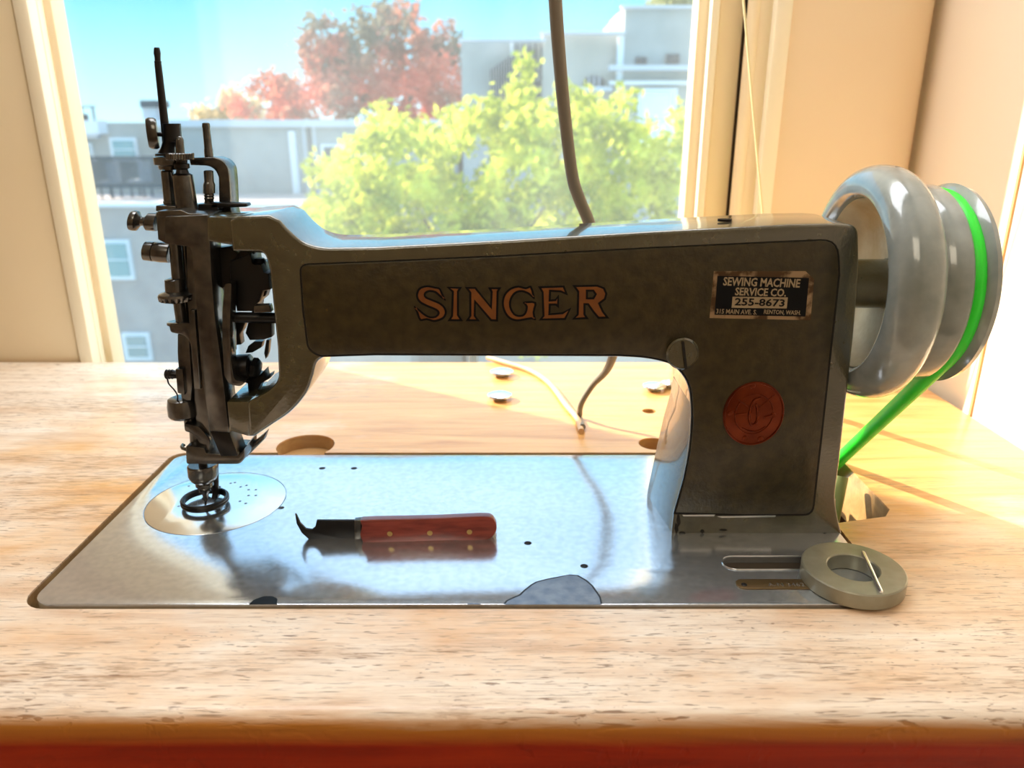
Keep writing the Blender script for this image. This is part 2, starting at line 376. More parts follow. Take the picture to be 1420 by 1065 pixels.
# ------------------------------------------------------------------ the world outside
o_plas = mat('far_stucco', (.44, .41, .37), .9, 0, (.52, .49, .45), .8)
o_pale = mat('far_pale_siding', (.62, .66, .72), .9)
o_grey = mat('far_grey_siding', (.40, .40, .39), .9, 0, (.46, .46, .45), 1.5)
o_brick = mat('far_lower_wall', (.42, .35, .33), .9, 0, (.52, .45, .42), 1.2)
o_white = mat('far_white_trim', (.85, .88, .92), .7)
o_glass = mat('far_window_glass', (.30, .40, .42), .1, .4)
o_dark = mat('far_dark', (.10, .10, .11), .8)
o_bglass = mat('far_lit_glass', (.85, .95, .98), .15, .6)
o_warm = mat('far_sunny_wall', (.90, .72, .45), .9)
def orect(name, u0, v0, u1, v1, Y, d, m, parent=None):
    vm = (v0 + v1) / 2
    a = P(u0, vm, Y); b_ = P(u1, vm, Y); c = P(u0, v0, Y); e_ = P(u0, v1, Y)
    return box(name, (a.x, Y, e_.z), (b_.x, Y + d, c.z), m, parent)
def owin(u0, v0, u1, v1, Y, parent, gm=o_glass, bw=4, name='window'):
    f = orect(name, u0, v0, u1, v1, Y - .12, .14, o_white, parent)
    orect('pane', u0 + bw, v0 + bw, u1 - bw, v1 - bw, Y - .16, .06, gm, f)
    orect('sash_bar', u0 + bw, (v0 + v1) / 2 - .8, u1 - bw, (v0 + v1) / 2 + .8, Y - .2, .05, o_white, f)
GZ = -9.0
def anchor(u, Y): p = P(u, 300, Y); return (p.x, Y, GZ)
# left row house
Y1 = 26
b1 = thing('row_house', anchor(130, Y1), 'pale row house with a white cornice at the far left beyond the railed deck', 'house')
a = P(20, 175, Y1); c = P(212, 170, Y1)
box('wall', (a.x, Y1, GZ), (c.x, Y1 + 6, c.z), o_plas, b1)
orect('cornice', 60, 167, 136, 186, Y1 - .6, .6, o_white, b1)
orect('cornice_shadow_board', 60, 186, 134, 192, Y1 - .3, .3, o_pale, b1)
owin(97, 198, 128, 226, Y1, b1); owin(153, 191, 190, 224, Y1, b1)
tag(orect('chimney', 197, 140, 216, 166, Y1 + 1, .8, o_pale), 'pale square chimney on the row house roof beside the needle bar', 'chimney')
ch = bpy.data.objects['chimney']; orect('chimney_cap', 194, 139, 217, 149, Y1 + .9, 1.0, o_dark, ch)
ac = thing('rooftop_frame', anchor(110, Y1), 'small open metal frame on the roof of the far left house', 'rooftop equipment')
for u in (92, 98, 104, 112, 128): orect('post', u, 147, u + 1.2, 168, Y1 + .5, .1, o_dark, ac)
orect('rail', 90, 147, 130, 149, Y1 + .5, .1, o_dark, ac); orect('unit_box', 103, 158, 112, 168, Y1 + .7, .5, o_dark, ac)
# terrace with railing
Yd = 21
dk = thing('deck_railing', anchor(150, Yd), 'dark deck railing with close balusters in front of the far left house', 'railing')
orect('top_rail', 80, 216.5, 240, 220, Yd, .1, o_dark, dk); orect('bottom_rail', 80, 258, 240, 261, Yd, .1, o_dark, dk)
for i in range(54):
    u = 82 + i * 2.95; o = orect('baluster', u, 219, u + 1.1, 258, Yd + .03, .05, o_dark, dk)
b5 = thing('lower_house', anchor(250, Yd), 'lower brick house with a white flat roof edge behind the needle head', 'house')
a = P(20, 285, Yd); c = P(560, 285, Yd)
box('wall', (a.x - 3, Yd, GZ), (c.x, Yd + 3.6, a.z), o_brick, b5)
orect('roof_edge', 0, 281, 560, 287, Yd - .15, .2, o_white, b5)
owin(143, 333, 182, 388, Yd, b5, bw=5); owin(171, 462, 208, 500, Yd, b5, bw=5); owin(300, 470, 330, 510, Yd, b5)
for i, (u, v, w) in enumerate(((100, 254, 16), (134, 246, 20), (176, 244, 22))):
    Yc = Yd + 1.2 + i * .5; zf = a.z; k0 = P(u, v, Yc); k1 = P(u + w, v, Yc); sz = zf + .42
    m_ = o_pale if i == 1 else o_white
    o = box('deck_chair', (k0.x, Yc, sz), (k1.x, Yc + .6, sz + .1), m_)
    box('seat_back', (k1.x - .08, Yc, sz + .1), (k1.x, Yc + .6, sz + .6), m_, o)
    for x in (k0.x + .03, k1.x - .07):
        for y in (Yc + .02, Yc + .54): box('leg', (x, y, zf + .004), (x + .04, y + .04, sz), o_dark, o)
    tag(o, ['pale deck chair at the left end behind the deck railing', 'blue-grey deck chair in the middle behind the deck railing', 'white deck chair on the right behind the deck railing'][i], 'chair')
# long grey row behind the arm
Y2 = 25
b2 = thing('grey_warehouse', anchor(420, Y2), 'long low grey building with a white downpipe behind the head of the machine', 'building')
a = P(213, 168, Y2); c = P(634, 168, Y2)
box('wall', (a.x, Y2, GZ), (c.x, Y2 + 5, c.z), o_grey, b2)
orect('parapet', 213, 166, 634, 176, Y2 - .2, .3, o_pale, b2)
orect('downpipe', 404, 182, 412, 288, Y2 - .25, .25, o_white, b2)
for u in (424, 431, 438): orect('cladding_strip', u, 176, u + 3, 300, Y2 - .06, .08, o_dark if u == 431 else o_pale, b2)
owin(446, 200, 478, 242, Y2, b2, o_dark, 4); owin(505, 196, 530, 232, Y2, b2, o_dark, 4)
# stepped block on the right
Y3 = 24
b3 = thing('stepped_house', anchor(800, Y3), 'tall grey stepped house block behind the green tree on the right', 'building')
def mass(name, u0, v0, u1, Y, d, m):
    a = P(u0, v0 + 60, Y); c = P(u1, v0 + 60, Y); t_ = P(u0, v0, Y)
    box(name, (a.x, Y, GZ), (c.x, Y + d, t_.z), m, b3)
mass('left_wing', 640, 56, 757, Y3, 6, o_grey); mass('middle_wing', 752, 46, 868, Y3 - .4, 6, o_plas)
mass('right_wing', 864, 11, 1010, Y3 - .7, 6, o_grey)
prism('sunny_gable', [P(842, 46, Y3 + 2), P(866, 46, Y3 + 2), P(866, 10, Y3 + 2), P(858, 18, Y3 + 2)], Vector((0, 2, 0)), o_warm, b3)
for u0, v0, u1 in ((636, 53, 757), (750, 43, 868), (862, 7, 1010)): orect('roof_edge', u0, v0, u1, v0 + 4, Y3 - .9, .3, o_pale, b3)
orect('corner_board', 856, 50, 864, 128, Y3 - .75, .2, o_white, b3)
orect('ledge', 846, 90, 1010, 97, Y3 - 1.2, .6, o_pale, b3); orect('ledge', 846, 112, 1010, 117, Y3 - 1.0, .4, o_white, b3)
orect('ledge', 802, 120, 850, 126, Y3 - .8, .4, o_pale, b3)
for i in range(10):                                        # slatted stair screen
    u = 680 + i * 3.6; orect('stair_slat', u, 96 - i * 2.6, u + 1.8, 160, Y3 - .35, .1, o_dark, b3)
for i in range(9):
    u = 716 + i * 4.3; orect('cladding_rib', u, 60, u + 1.6, 112, Y3 - .2, .1, o_plas if i % 2 else o_dark, b3)
orect('gutter_pipe', 708, 54, 711, 78, Y3 - .4, .2, o_white, b3)
orect('doorway', 716, 114, 752, 150, Y3 - .08, .1, o_dark, b3); orect('doorway', 690, 140, 716, 154, Y3 - .4, .1, o_dark, b3)
pts = [(810, 123), (838, 123), (838, 112), (834, 106), (824, 104), (814, 106), (810, 112)]
prism('arched_window', [P(u, v, Y3 - .5) for u, v in pts], Vector((0, .12, 0)), o_dark, b3)
for u in (816, 823, 830): orect('window_bar', u, 105, u + 1.6, 123, Y3 - .56, .06, o_pale, b3)
orect('vent', 882, 79, 897, 89, Y3 - .8, .12, o_dark, b3); orect('vent', 924, 75, 942, 88, Y3 - .8, .12, o_dark, b3)
f = orect('bright_window', 884, 122, 937, 212, Y3 - .85, .16, o_white, b3)
orect('pane', 890, 128, 931, 164, Y3 - .9, .06, o_bglass, f); orect('pane', 890, 169, 931, 206, Y3 - .9, .06, o_bglass, f)
struct(box('ground', (-60, 2.5, GZ - .3), (60, 90, GZ), o_grey))

def leafmat(name, c1, c2, sc_, tr=.5):
    m = bpy.data.materials.new(name); m.use_nodes = True; t = m.node_tree; t.nodes.clear(); L = t.links.new
    out = t.nodes.new('ShaderNodeOutputMaterial'); d = t.nodes.new('ShaderNodeBsdfDiffuse'); x = t.nodes.new('ShaderNodeBsdfTranslucent'); mx = t.nodes.new('ShaderNodeMixShader'); mx.inputs[0].default_value = tr
    g = t.nodes.new('ShaderNodeTexCoord'); nz = t.nodes.new('ShaderNodeTexNoise'); nz.inputs['Scale'].default_value = sc_; nz.inputs['Detail'].default_value = 3
    rp = t.nodes.new('ShaderNodeValToRGB'); rp.color_ramp.elements[0].position = .38; rp.color_ramp.elements[1].position = .62
    rp.color_ramp.elements[0].color = (*c1, 1); rp.color_ramp.elements[1].color = (*c2, 1)
    L(g.outputs['Object'], nz.inputs['Vector']); L(nz.outputs['Fac'], rp.inputs[0]); L(rp.outputs[0], d.inputs[0]); L(rp.outputs[0], x.inputs[0]); L(d.outputs[0], mx.inputs[1]); L(x.outputs[0], mx.inputs[2]); L(mx.outputs[0], out.inputs[0])
    return m
def foliage(name, blobs, Y, dY, n, size, m, parent):
    """blobs in px (u, v, ru, rv): leaf quads scattered through ellipsoids that have real depth"""
    rnd = random.Random(hash(name) % 1 + len(blobs)); vs = []; fs = []
    areas = [b[2] * b[3] for b in blobs]; tot = sum(areas)
    for b_, ar in zip(blobs, areas):
        c = P(b_[0], b_[1], Y); k = dep(c) / F_
        cnt = int(n * ar / tot)
        ncl = max(6, cnt // 45)
        cl = []
        for _ in range(ncl):
            while True:
                q = Vector((rnd.uniform(-1, 1), rnd.uniform(-1, 1), rnd.uniform(-1, 1)))
                if q.length < 1: break
            q = q.normalized() * (q.length ** .45)
            cl.append(c + Vector((q.x * b_[2] * k, q.y * dY, q.z * b_[3] * k)))
        for _ in range(cnt):
            s = size * rnd.uniform(.6, 1.4)
            p = rnd.choice(cl) + Vector((rnd.gauss(0, 1), rnd.gauss(0, 1), rnd.gauss(0, 1.2))) * size * 1.3
            a = Vector((rnd.gauss(0, 1), rnd.gauss(0, 1), rnd.gauss(0, 1))).normalized()
            b2_ = a.orthogonal().normalized()
            i = len(vs); vs += [p - a * s, p + b2_ * s * .5, p + a * s, p - b2_ * s * .5]; fs.append((i, i + 1, i + 2, i + 3))
    me = bpy.data.meshes.new(name); me.from_pydata([tuple(v) for v in vs], [], fs)
    o = link(name, me, m, parent, 0); o['kind'] = 'stuff'; return o
bark = mat('bark', (.16, .12, .09), .9)
def trunk(u, v, Y, r, parent, tops):
    base = P(u, v, Y); foot = Vector((base.x, Y, GZ))
    tube('trunk', catmull([foot, foot.lerp(base, .5) + Vector((.15, 0, 0)), base], 4), lambda t: r * (1 - .5 * t), bark, parent, 8)
    for q in tops: tube('branch', catmull([base, base.lerp(P(*q, Y), .5) + Vector((.05, .1, -.05)), P(*q, Y)], 4), lambda t: r * .5 * (1 - .8 * t), bark, parent, 6)
gm = leafmat('spring_green_leaves', (.34, .40, .05), (.88, .88, .13), 2.2, .55)
Yg = 10.5
gt = thing('green_tree', anchor(650, Yg), 'yellow-green leafy tree close outside the window behind the machine arm', 'tree')
trunk(650, 420, Yg, .12, gt, [(560, 260), (700, 230), (520, 330), (840, 240), (760, 280)])
foliage('foliage', [(490, 262, 52, 55), (455, 310, 30, 40), (560, 230, 70, 62), (520, 180, 22, 30), (640, 215, 75, 60), (705, 165, 38, 42), (737, 125, 13, 34), (760, 215, 80, 62), (800, 165, 42, 32),
                    (860, 215, 60, 62), (858, 158, 20, 26), (915, 205, 34, 62), (600, 300, 120, 60), (760, 305, 130, 60), (880, 300, 60, 60), (540, 380, 90, 70), (740, 400, 150, 80)], Yg, 1.2, 26000, .062, gm, gt)
rm = leafmat('autumn_red_leaves', (.24, .22, .16), (.80, .22, .14), .40, .4)
Yr = 33
rt = thing('red_tree', anchor(560, Yr), 'large autumn tree with red and brown leaves against the sky', 'tree')
trunk(545, 170, Yr, .35, rt, [(455, 60), (520, 60), (610, 60), (570, 110), (480, 120)])
foliage('foliage', [(447, 62, 24, 36), (458, 108, 28, 34), (415, 128, 34, 24), (380, 138, 26, 22), (350, 152, 22, 12), (500, 60, 26, 34), (545, 40, 26, 28), (568, 20, 10, 18), (525, 90, 34, 30), (605, 60, 24, 30),
                    (618, 100, 24, 36), (585, 95, 30, 34), (490, 120, 40, 34), (560, 135, 50, 30), (610, 140, 30, 24), (430, 155, 60, 14)], Yr, 2.2, 8500, .16, rm, rt)
yt = thing('yellowing_tree', anchor(320, 38), 'distant small yellowing tree above the low grey roof left of the red tree', 'tree')
trunk(320, 165, 38, .15, yt, [(305, 145), (335, 140)])
foliage('foliage', [(305, 155, 14, 14), (328, 145, 20, 22), (270, 160, 16, 8), (350, 150, 14, 16)], 38, 1, 1500, .14, leafmat('yellow_leaves', (.62, .50, .30), (.75, .58, .3), .5), yt)
yt2 = thing('roof_shrub', anchor(930, 30), 'sliver of green treetop above the stepped house at the top of the window', 'tree')
trunk(930, 30, 34, .15, yt2, [(920, 8), (940, 6)])
foliage('foliage', [(925, 2, 22, 8), (950, 4, 16, 8)], 34, 1, 900, .14, leafmat('olive_leaves', (.35, .36, .18), (.5, .5, .28), .5), yt2)

# ------------------------------------------------------------------ work table
table = thing('work_table', (-.2, .55, -.76), 'worn honey-coloured wooden sewing table in front of the window', 'table')
TX0, TX1, TY0, TY1 = -1.0, .422, .2785, .824
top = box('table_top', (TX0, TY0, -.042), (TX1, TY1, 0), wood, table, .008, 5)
BX0, BX1, BY0, BY1 = -.2675, .2125, .3625, .5640
def rrect(x0, y0, x1, y1, rc, n=6):
    out = []
    rs = rc if isinstance(rc, tuple) else (rc,) * 4
    for (cx, cy, a0), r in zip(((x1, y1, 0), (x0, y1, 90), (x0, y0, 180), (x1, y0, 270)), rs):
        ccx = cx - r if a0 in (0, 270) else cx + r; ccy = cy - r if a0 in (0, 90) else cy + r
        for k in range(n + 1):
            a_ = R(a0 + 90 * k / n); out.append((ccx + r * math.cos(a_), ccy + r * math.sin(a_)))
    return out
def hprism(name, xy, z0, z1, m=None, parent=None, bevel=0, seg=2): return prism(name, [(x, y, z0) for x, y in xy], Vector((0, 0, z1 - z0)), m, parent, bevel, seg)
def cyl(c, r, z0, z1, n=32): return hprism('c', [(c[0] + r * math.cos(2 * math.pi * k / n), c[1] + r * math.sin(2 * math.pi * k / n)) for k in range(n)], z0, z1)
c1 = Pz(425, 616); c2 = Pz(906, 614); c3 = Pz(900, 570)
cuts = [hprism('c', rrect(BX0 - .0058, BY0 - .0030, BX1 + .003, BY1 + .0065, (.012, .012, .016, .02)), -.06, .01),
        hprism('c', [(.196, .45), (.253, .464), (.2605, .474), (.2605, .53), (.2605, .70), (.215, .70)], -.061, .011)]
cut(top, cuts)
cut(top, [cyl((c1.x, c1.y - .003), .0235, -.012, .012), cyl((c2.x, c2.y - .002), .0125, -.012, .012), cyl(c3, .0062, -.05, .013, 20)])
under = mat('table_underside', (.10, .05, .025), .8)
# ledge that carries the machine bed, and the knee-side structure
box('bed_ledge', (BX0 - .02, BY1 - .01, -.058), (.19, BY1 + .012, -.0425), under, table)
box('bed_ledge', (BX0 - .02, BY0 - .02, -.058), (BX1, BY0 + .012, -.0425), under, table)
for x in (-.92, .36):
    for y in (.31, .78): box('leg', (x - .02, y - .02, -.80), (x + .02, y + .02, -.043), under, table, .002)
drip = hprism('drip_pan', rrect(BX0 - .02, BY0 - .02, .30, .72, .01), -.115, -.110, under, table)

# ------------------------------------------------------------------ the sewing machine
mach = thing('sewing_machine', (0, .46, -.02), 'grey-green industrial embroidery sewing machine set into the wooden table', 'sewing machine')
bed = hprism('bed_plate', rrect(BX0, BY0, BX1, BY1, (.008, .010, .012, .016)), -.020, .0010, bed_m, mach, .0005, 2)
npc = Pz(301, 697); NR = .0472
cs = []
for u, v in ((447, 651), (491, 651), (732, 755), (810, 787)): cs.append(cyl(Pz(u, v), .0024, -.012, .004, 18))
cs.append(cyl(Pz(390, 706), .0022, -.012, .004, 18))
cs.append(cyl(npc, NR, -.0009, .004, 64))
sl0, sl1 = Pz(1003, 783), Pz(1150, 783)
cs.append(hprism('c', rrect(sl0.x, sl0.y - .0068, sl1.x, sl0.y + .0068, .0066), -.0035, .004))
cut(bed, cs)
npl = disc('needle_plate', npc, NR - .0005, -.0009, .0011, plate_m, mach, 72, .0003)
hs = []
for u, v in ((320, 672), (326, 671), (334, 677), (342, 675), (345, 681), (355, 681), (345, 689), (355, 689), (333, 697), (341, 700), (312, 705), (314, 709), (287, 712), (260, 710), (248, 704), (252, 697), (292, 708), (284, 671), (262, 676)):
    hs.append(cyl(Pz(u, v), .0010, -.003, .004, 10))
cut(npl, hs)
disc('needle_hole', Pz(286, 693), .003, .00112, .0013, black, mach, 20)
# bare patches where the enamel has chipped away along the front edge
def zpoly(name, pts, z0, z1, m, parent, off=0.0): return prism(name, [Pz(u, v + off, z0) for u, v in pts], Vector((0, 0, z1 - z0)), m, parent)
chip = [(700, 838.6), (704, 834), (712, 830), (722, 826), (728, 820), (738, 812), (745, 808), (760, 804), (776, 801), (788, 798), (800, 799), (812, 806), (820, 813), (827, 823), (831, 829), (833, 838.6)]
zpoly('chip_outline', [(u + (-2 if u < 780 else 2), min(v - 1.2, 838.4)) for u, v in chip], .0010, .00112, black, mach)
zpoly('paint_chip', chip, .0010, .0012, primer_m, mach)
zpoly('paint_chip', [(345, 838.4), (352, 832), (366, 827), (378, 827), (385, 831), (384, 838.4)], .0010, .0012, steel_bl, mach)
zpoly('paint_chip', [(647, 838.4), (652, 836.6), (662, 836.8), (668, 838.4)], .0010, .0012, primer_m, mach)
hprism('slot_floor', rrect(sl0.x, sl0.y - .0066, sl1.x, sl0.y + .0066, .0064), -.0036, -.0030, dark_gap, mach)  # dark floor added so the recess reads as shaded
# oval channel rim and number plate beside the pillar
tube('slot_rim', [Vector((x, y, .0012)) for x, y in rrect(sl0.x - .0006, sl0.y - .0074, sl1.x + .0006, sl0.y + .0074, .0072)], .0006, bed_m, mach, 6)
q0 = Pz(1020, 813); q1 = Pz(1133, 813)
npm = mat('brass_plate_dull', (.22, .15, .07), .3, .7)
npo = hprism('number_plate', rrect(q0.x, q0.y - .0048, q1.x, q0.y + .0048, .0046), .0010, .0019, npm, mach, .0004)
for u in (1032, 1127): disc('plate_rivet', Pz(u, 811, .0019), .0017, .0018, .0024, steel_dk, mach, 14, .0003)
def text_mesh(name, s, width, height, loc, rot, m, parent, thick=.0001, bold=0, shear=0):
    c = bpy.data.curves.new(name, 'FONT'); c.body = s; c.align_x = 'CENTER'; c.align_y = 'CENTER'; c.offset = bold; c.extrude = .01; c.resolution_u = 2
    o = bpy.data.objects.new(name, c); COL.objects.link(o); bpy.context.view_layer.update()
    me = bpy.data.meshes.new_from_object(o.evaluated_get(bpy.context.evaluated_depsgraph_get())); bpy.data.objects.remove(o)
    xs = [v.co.x for v in me.vertices]; ys = [v.co.y for v in me.vertices]; mx_, my_ = (max(xs) + min(xs)) / 2, (max(ys) + min(ys)) / 2
    kx = width / (max(xs) - min(xs)); ky = height / (max(ys) - min(ys))
    rt_ = Matrix.Translation(loc) @ rot
    for v in me.vertices: v.co = rt_ @ Vector(((v.co.x - mx_) * kx, (v.co.y - my_) * ky, v.co.z / .01 * thick))
    return link(name, me, m, parent, 0)
tt = Pz(1090, 811, .0019)
text_mesh('number_lettering', 'A-N 3462', .021, .0034, tt, Matrix.Identity(4), steel_br, mach, .00022)

# ---- cast body: arm, pillar and head web in one casting
FY = .440; TH = .056
body = [(372, 298, 3), (388, 306), (400, 320, 14), (420, 337, 20), (446, 344, 20), (520, 343), (700, 333.5), (900, 321.5), (1100, 311), (1160, 310), (1191, 312, 40),
        (1192, 380), (1184, 470), (1174, 560), (1165, 640), (1158, 690, 14), (1163, 722, 14), (1171, 752), (931, 750), (932, 735), (935, 712), (948, 665), (956, 620, 20), (959, 570, 20), (955, 532, 20), (935, 507, 14), (900, 497.5, 20), (860, 495.5), (520, 494), (452, 494, 10),
        (438, 502, 10), (434, 520), (426, 545, 20), (404, 572, 20), (376, 590, 8), (352, 606, 2), (345, 606), (343, 560), (346, 556), (372, 543, 10), (386, 528, 10), (384, 480), (376, 400), (373, 372, 8), (366, 350, 8), (330, 349), (322, 349), (318, 306), (330, 300)]
slab('arm_casting', body, FY, TH, paint, mach, .0042, 4)
# jaw and upper bracket run towards the needle head, set back a little
slab('lower_jaw', [(314, 557), (346, 557), (346, 606), (318, 598)], FY + .003, .040, paint, mach, .0012)
slab('upper_bracket', [(286, 300), (376, 300), (376, 349), (286, 335)], FY + .004, .048, paint, mach, .002)
# flared foot of the pillar
rr = []
for (u, v), xb in (((931, 751), .0965), ((934, 724), .0972), ((937, 706), .0985), ((948, 665), .1012), ((956, 620), .1046), ((959, 585), .1080), ((958.5, 560), .1090)):
    q = P(u + 1.5, v, FY + .0006); z = max(q.z, .001)
    rr.append([Vector((x, y, z)) for x, y in ((q.x, FY + .0008), (q.x - .0012, FY + .003), (xb, .494), (xb + .0008, .4965), (xb + .003, .4975), (.135, .4975), (.135, FY + .0008))])
rings('pillar_side', rr, paint, mach, smooth=45)
rings('pillar_foot', [[Vector((x, y, z)) for x, y in rrect(x0, y0, x1, y1, .003)] for x0, y0, x1, y1, z in ((.1300, .4406, .2120, .4990, .001), (.1300, .4406, .2112, .4985, .004), (.1300, .4408, .2095, .4975, .012), (.1300, .4415, .2080, .4945, .024))], paint, mach)
for pts in ([(946, 714), (992, 713.5), (990, 716), (948, 716)], [(994, 716), (1076, 714.5), (1075, 717), (1001, 718)]):
    slab('edge_highlight', pts, FY - .0002, .0004, steel_br, mach)  # bright steel strips, the edge highlight painted as colour
for u, v, w_, h_ in ((941, 722, 3, 9), (946, 741, 6, 4), (974, 737, 3, 3), (972, 745, 8, 3), (1003, 735, 6, 1.5), (938, 733, 3, 8), (1145, 742, 6, 3)):
    slab('paint_chip', [(u - w_, v), (u - w_ * .4, v - h_), (u + w_ * .6, v - h_ * .7), (u + w_, v + h_ * .3), (u, v + h_)], FY - .0002, .0004, groove, mach)
# ---- front cover panel, its groove's shade laid on as a dark strip
pan = [(417, 368, 10), (520, 364), (700, 356), (900, 345), (1080, 336.5), (1161, 333, 34), (1163, 380), (1152, 480), (1140, 590), (1126, 713, 12), (1030, 713.5), (937, 711), (950, 665), (959, 620, 20), (962, 570, 20), (958, 530, 20), (936, 503, 16), (900, 494, 20), (860, 491.5), (520, 490.5), (442, 493, 14), (428, 483, 8), (421, 430)]
def grow(pts, d):
    pts = fillet(pts, 0); out = []; N = len(pts)
    A = sum(pts[i][0] * pts[(i + 1) % N][1] - pts[(i + 1) % N][0] * pts[i][1] for i in range(N))
    s = 1 if A > 0 else -1
    for i in range(N):
        a, b_, c = Vector(pts[i - 1]), Vector(pts[i]), Vector(pts[(i + 1) % N])
        if (b_ - a).length < 1e-4 or (c - b_).length < 1e-4: out.append(tuple(b_)); continue
        t1 = (b_ - a).normalized(); t2 = (c - b_).normalized()
        n1 = Vector((t1.y, -t1.x)) * s; n2 = Vector((t2.y, -t2.x)) * s; nn = n1 + n2
        if nn.length < .2: nn = n1
        nn.normalize(); k = min(1.0 / max(nn.dot(n1), .35), 2.2)
        out.append(tuple(b_ + nn * d * k))
    return out
slab('panel_groove', grow(pan, 2.3), FY - .00015, .001, groove, mach)
slab('cover_panel', pan, FY - .0013, .0022, panel_m, mach, .0006, 2)
PY = FY - .0013
# screw near the inside corner
sc_ = P(947, 491, PY)
scr = yturn('panel_screw', 947, 491, [(PY - .0026, .0084), (PY - .0032, .0088), (PY - .0032, .0088), (PY - .0022, .0098), (PY + .001, .0098)], paint, mach, 36)
prism('screw_slot', [sc_ + Vector((x, -.0035, z)) for x, z in ((-.0021, .0085), (-.0006, .0087), (.0026, -.0083), (.0010, -.0086))], Vector((0, .0003, 0)), groove, mach)
# ---- maker's name
def zc(pts): return [(560 + x / 4.733, 370 + y / 4.733) for x, y in pts]
GL = [
 [(90, 150), (118, 128), (160, 121), (205, 130), (238, 138), (258, 178), (277, 222), (240, 202), (205, 172), (168, 166), (145, 178), (150, 196), (190, 213), (240, 235), (272, 265), (282, 300), (268, 335), (235, 354), (195, 362), (150, 350), (105, 354), (82, 300), (65, 255), (105, 280), (135, 305), (170, 324), (205, 322), (222, 303), (205, 285), (150, 262), (102, 235), (80, 195)],
 [(278, 130), (382, 132), (362, 165), (362, 315), (390, 357), (286, 357), (310, 320), (315, 165)],
 [(400, 132), (472, 132), (568, 252), (570, 165), (552, 134), (640, 134), (622, 165), (618, 359), (570, 357), (472, 240), (472, 320), (500, 357), (405, 357), (430, 320), (430, 172)],
 [(838, 126), (860, 212), (818, 182), (775, 166), (735, 176), (708, 215), (705, 262), (728, 305), (762, 316), (790, 303), (800, 262), (782, 230), (868, 230), (858, 300), (868, 350), (838, 344), (790, 352), (740, 358), (690, 340), (657, 297), (643, 240), (656, 182), (695, 140), (750, 123), (800, 134)],
 [(880, 128), (1053, 122), (1078, 188), (1030, 168), (966, 164), (964, 214), (992, 212), (1018, 180), (1018, 272), (996, 254), (964, 254), (962, 304), (1040, 298), (1100, 266), (1062, 349), (884, 352), (910, 320), (904, 168)],
 [(1105, 120), (1270, 117), (1318, 135), (1336, 175), (1326, 215), (1290, 242), (1312, 290), (1350, 339), (1275, 341), (1240, 300), (1206, 252), (1192, 252), (1192, 310), (1215, 343), (1102, 346), (1135, 310), (1138, 165)]]
RH = [(1208, 163), (1240, 163), (1252, 180), (1240, 200), (1208, 200)]
def letter(name, outl, hole, d, Y, th, m, parent):
    outl = grow(outl, -d) if d else outl
    c = bpy.data.curves.new(name, 'CURVE'); c.dimensions = '2D'; c.fill_mode = 'BOTH'; c.extrude = th / 2
    for pl_ in [outl] + ([grow(hole, d) if d else hole] if hole else []):
        s = c.splines.new('POLY'); s.points.add(len(pl_) - 1); s.use_cyclic_u = True
        for q, (u, v) in zip(s.points, pl_): p = P(u, v, Y); q.co = (p.x, p.z, 0, 1)
    o = bpy.data.objects.new(name, c); COL.objects.link(o); bpy.context.view_layer.update()
    me = bpy.data.meshes.new_from_object(o.evaluated_get(bpy.context.evaluated_depsgraph_get())); bpy.data.objects.remove(o)
    for v in me.vertices: v.co = Vector((v.co.x, Y + v.co.z, v.co.y))
    return link(name, me, m, parent, 0)
for i, g_ in enumerate(GL):
    sm = zc(g_) if i in (1, 2, 4, 5) else [tuple(p) for p in catmull(zc(g_), 3, True)]
    hl = zc(RH) if i == 5 else None
    bl_ = letter('letter_outline', sm, hl, 0, PY - .00012, .0002, blk_dec, mach)
    letter('letter_face', sm, hl, 2.9, PY - .00030, .0002, gold, mach)
# ---- service sticker
sk = slab('service_sticker', [(990, 376), (1117, 376), (1129, 387), (1124, 444), (984, 441)], PY - .0001, .0002, stick_sil, mach)
slab('sticker_field', [(995, 382.5), (1122, 385.5), (1117, 439), (991, 436.5)], PY - .0003, .0002, blk_dec, sk)
RX = Matrix.Rotation(R(90), 4, 'X')
silver = mat('sticker_lettering', (.42, .33, .21), .4, .2)
def stext(s, u0, v0, u1, v1, m, Y, bold=.01):
    a = P(u0, v1, Y); b_ = P(u1, v0, Y); c = (a + b_) / 2; c.y = Y
    ty = Matrix.Rotation(R(1.6), 4, 'Y')
    return text_mesh('sticker_lettering', s, b_.x - a.x, b_.z - a.z, c, ty @ RX, m, sk, .0001, bold)
stext('SEWING MACHINE', 1002.5, 385.5, 1110.5, 397.5, silver, PY - .0004, .022)
stext('SERVICE CO.', 1019, 399.5, 1091, 410.5, silver, PY - .0004, .022)
slab('number_strip', [(1016, 411.5), (1092.5, 412.5), (1091, 427.8), (1014.5, 426.8)], PY - .0004, .0001, silver, sk)
stext('255-8673', 1018.5, 414, 1089, 424.5, blk_dec, PY - .0006, .02)
stext('315 MAIN AVE. S.', 993, 429, 1050, 435.5, silver, PY - .0004, .01)
stext('RENTON, WASH.', 1059, 430, 1111, 437, silver, PY - .0004, .01)
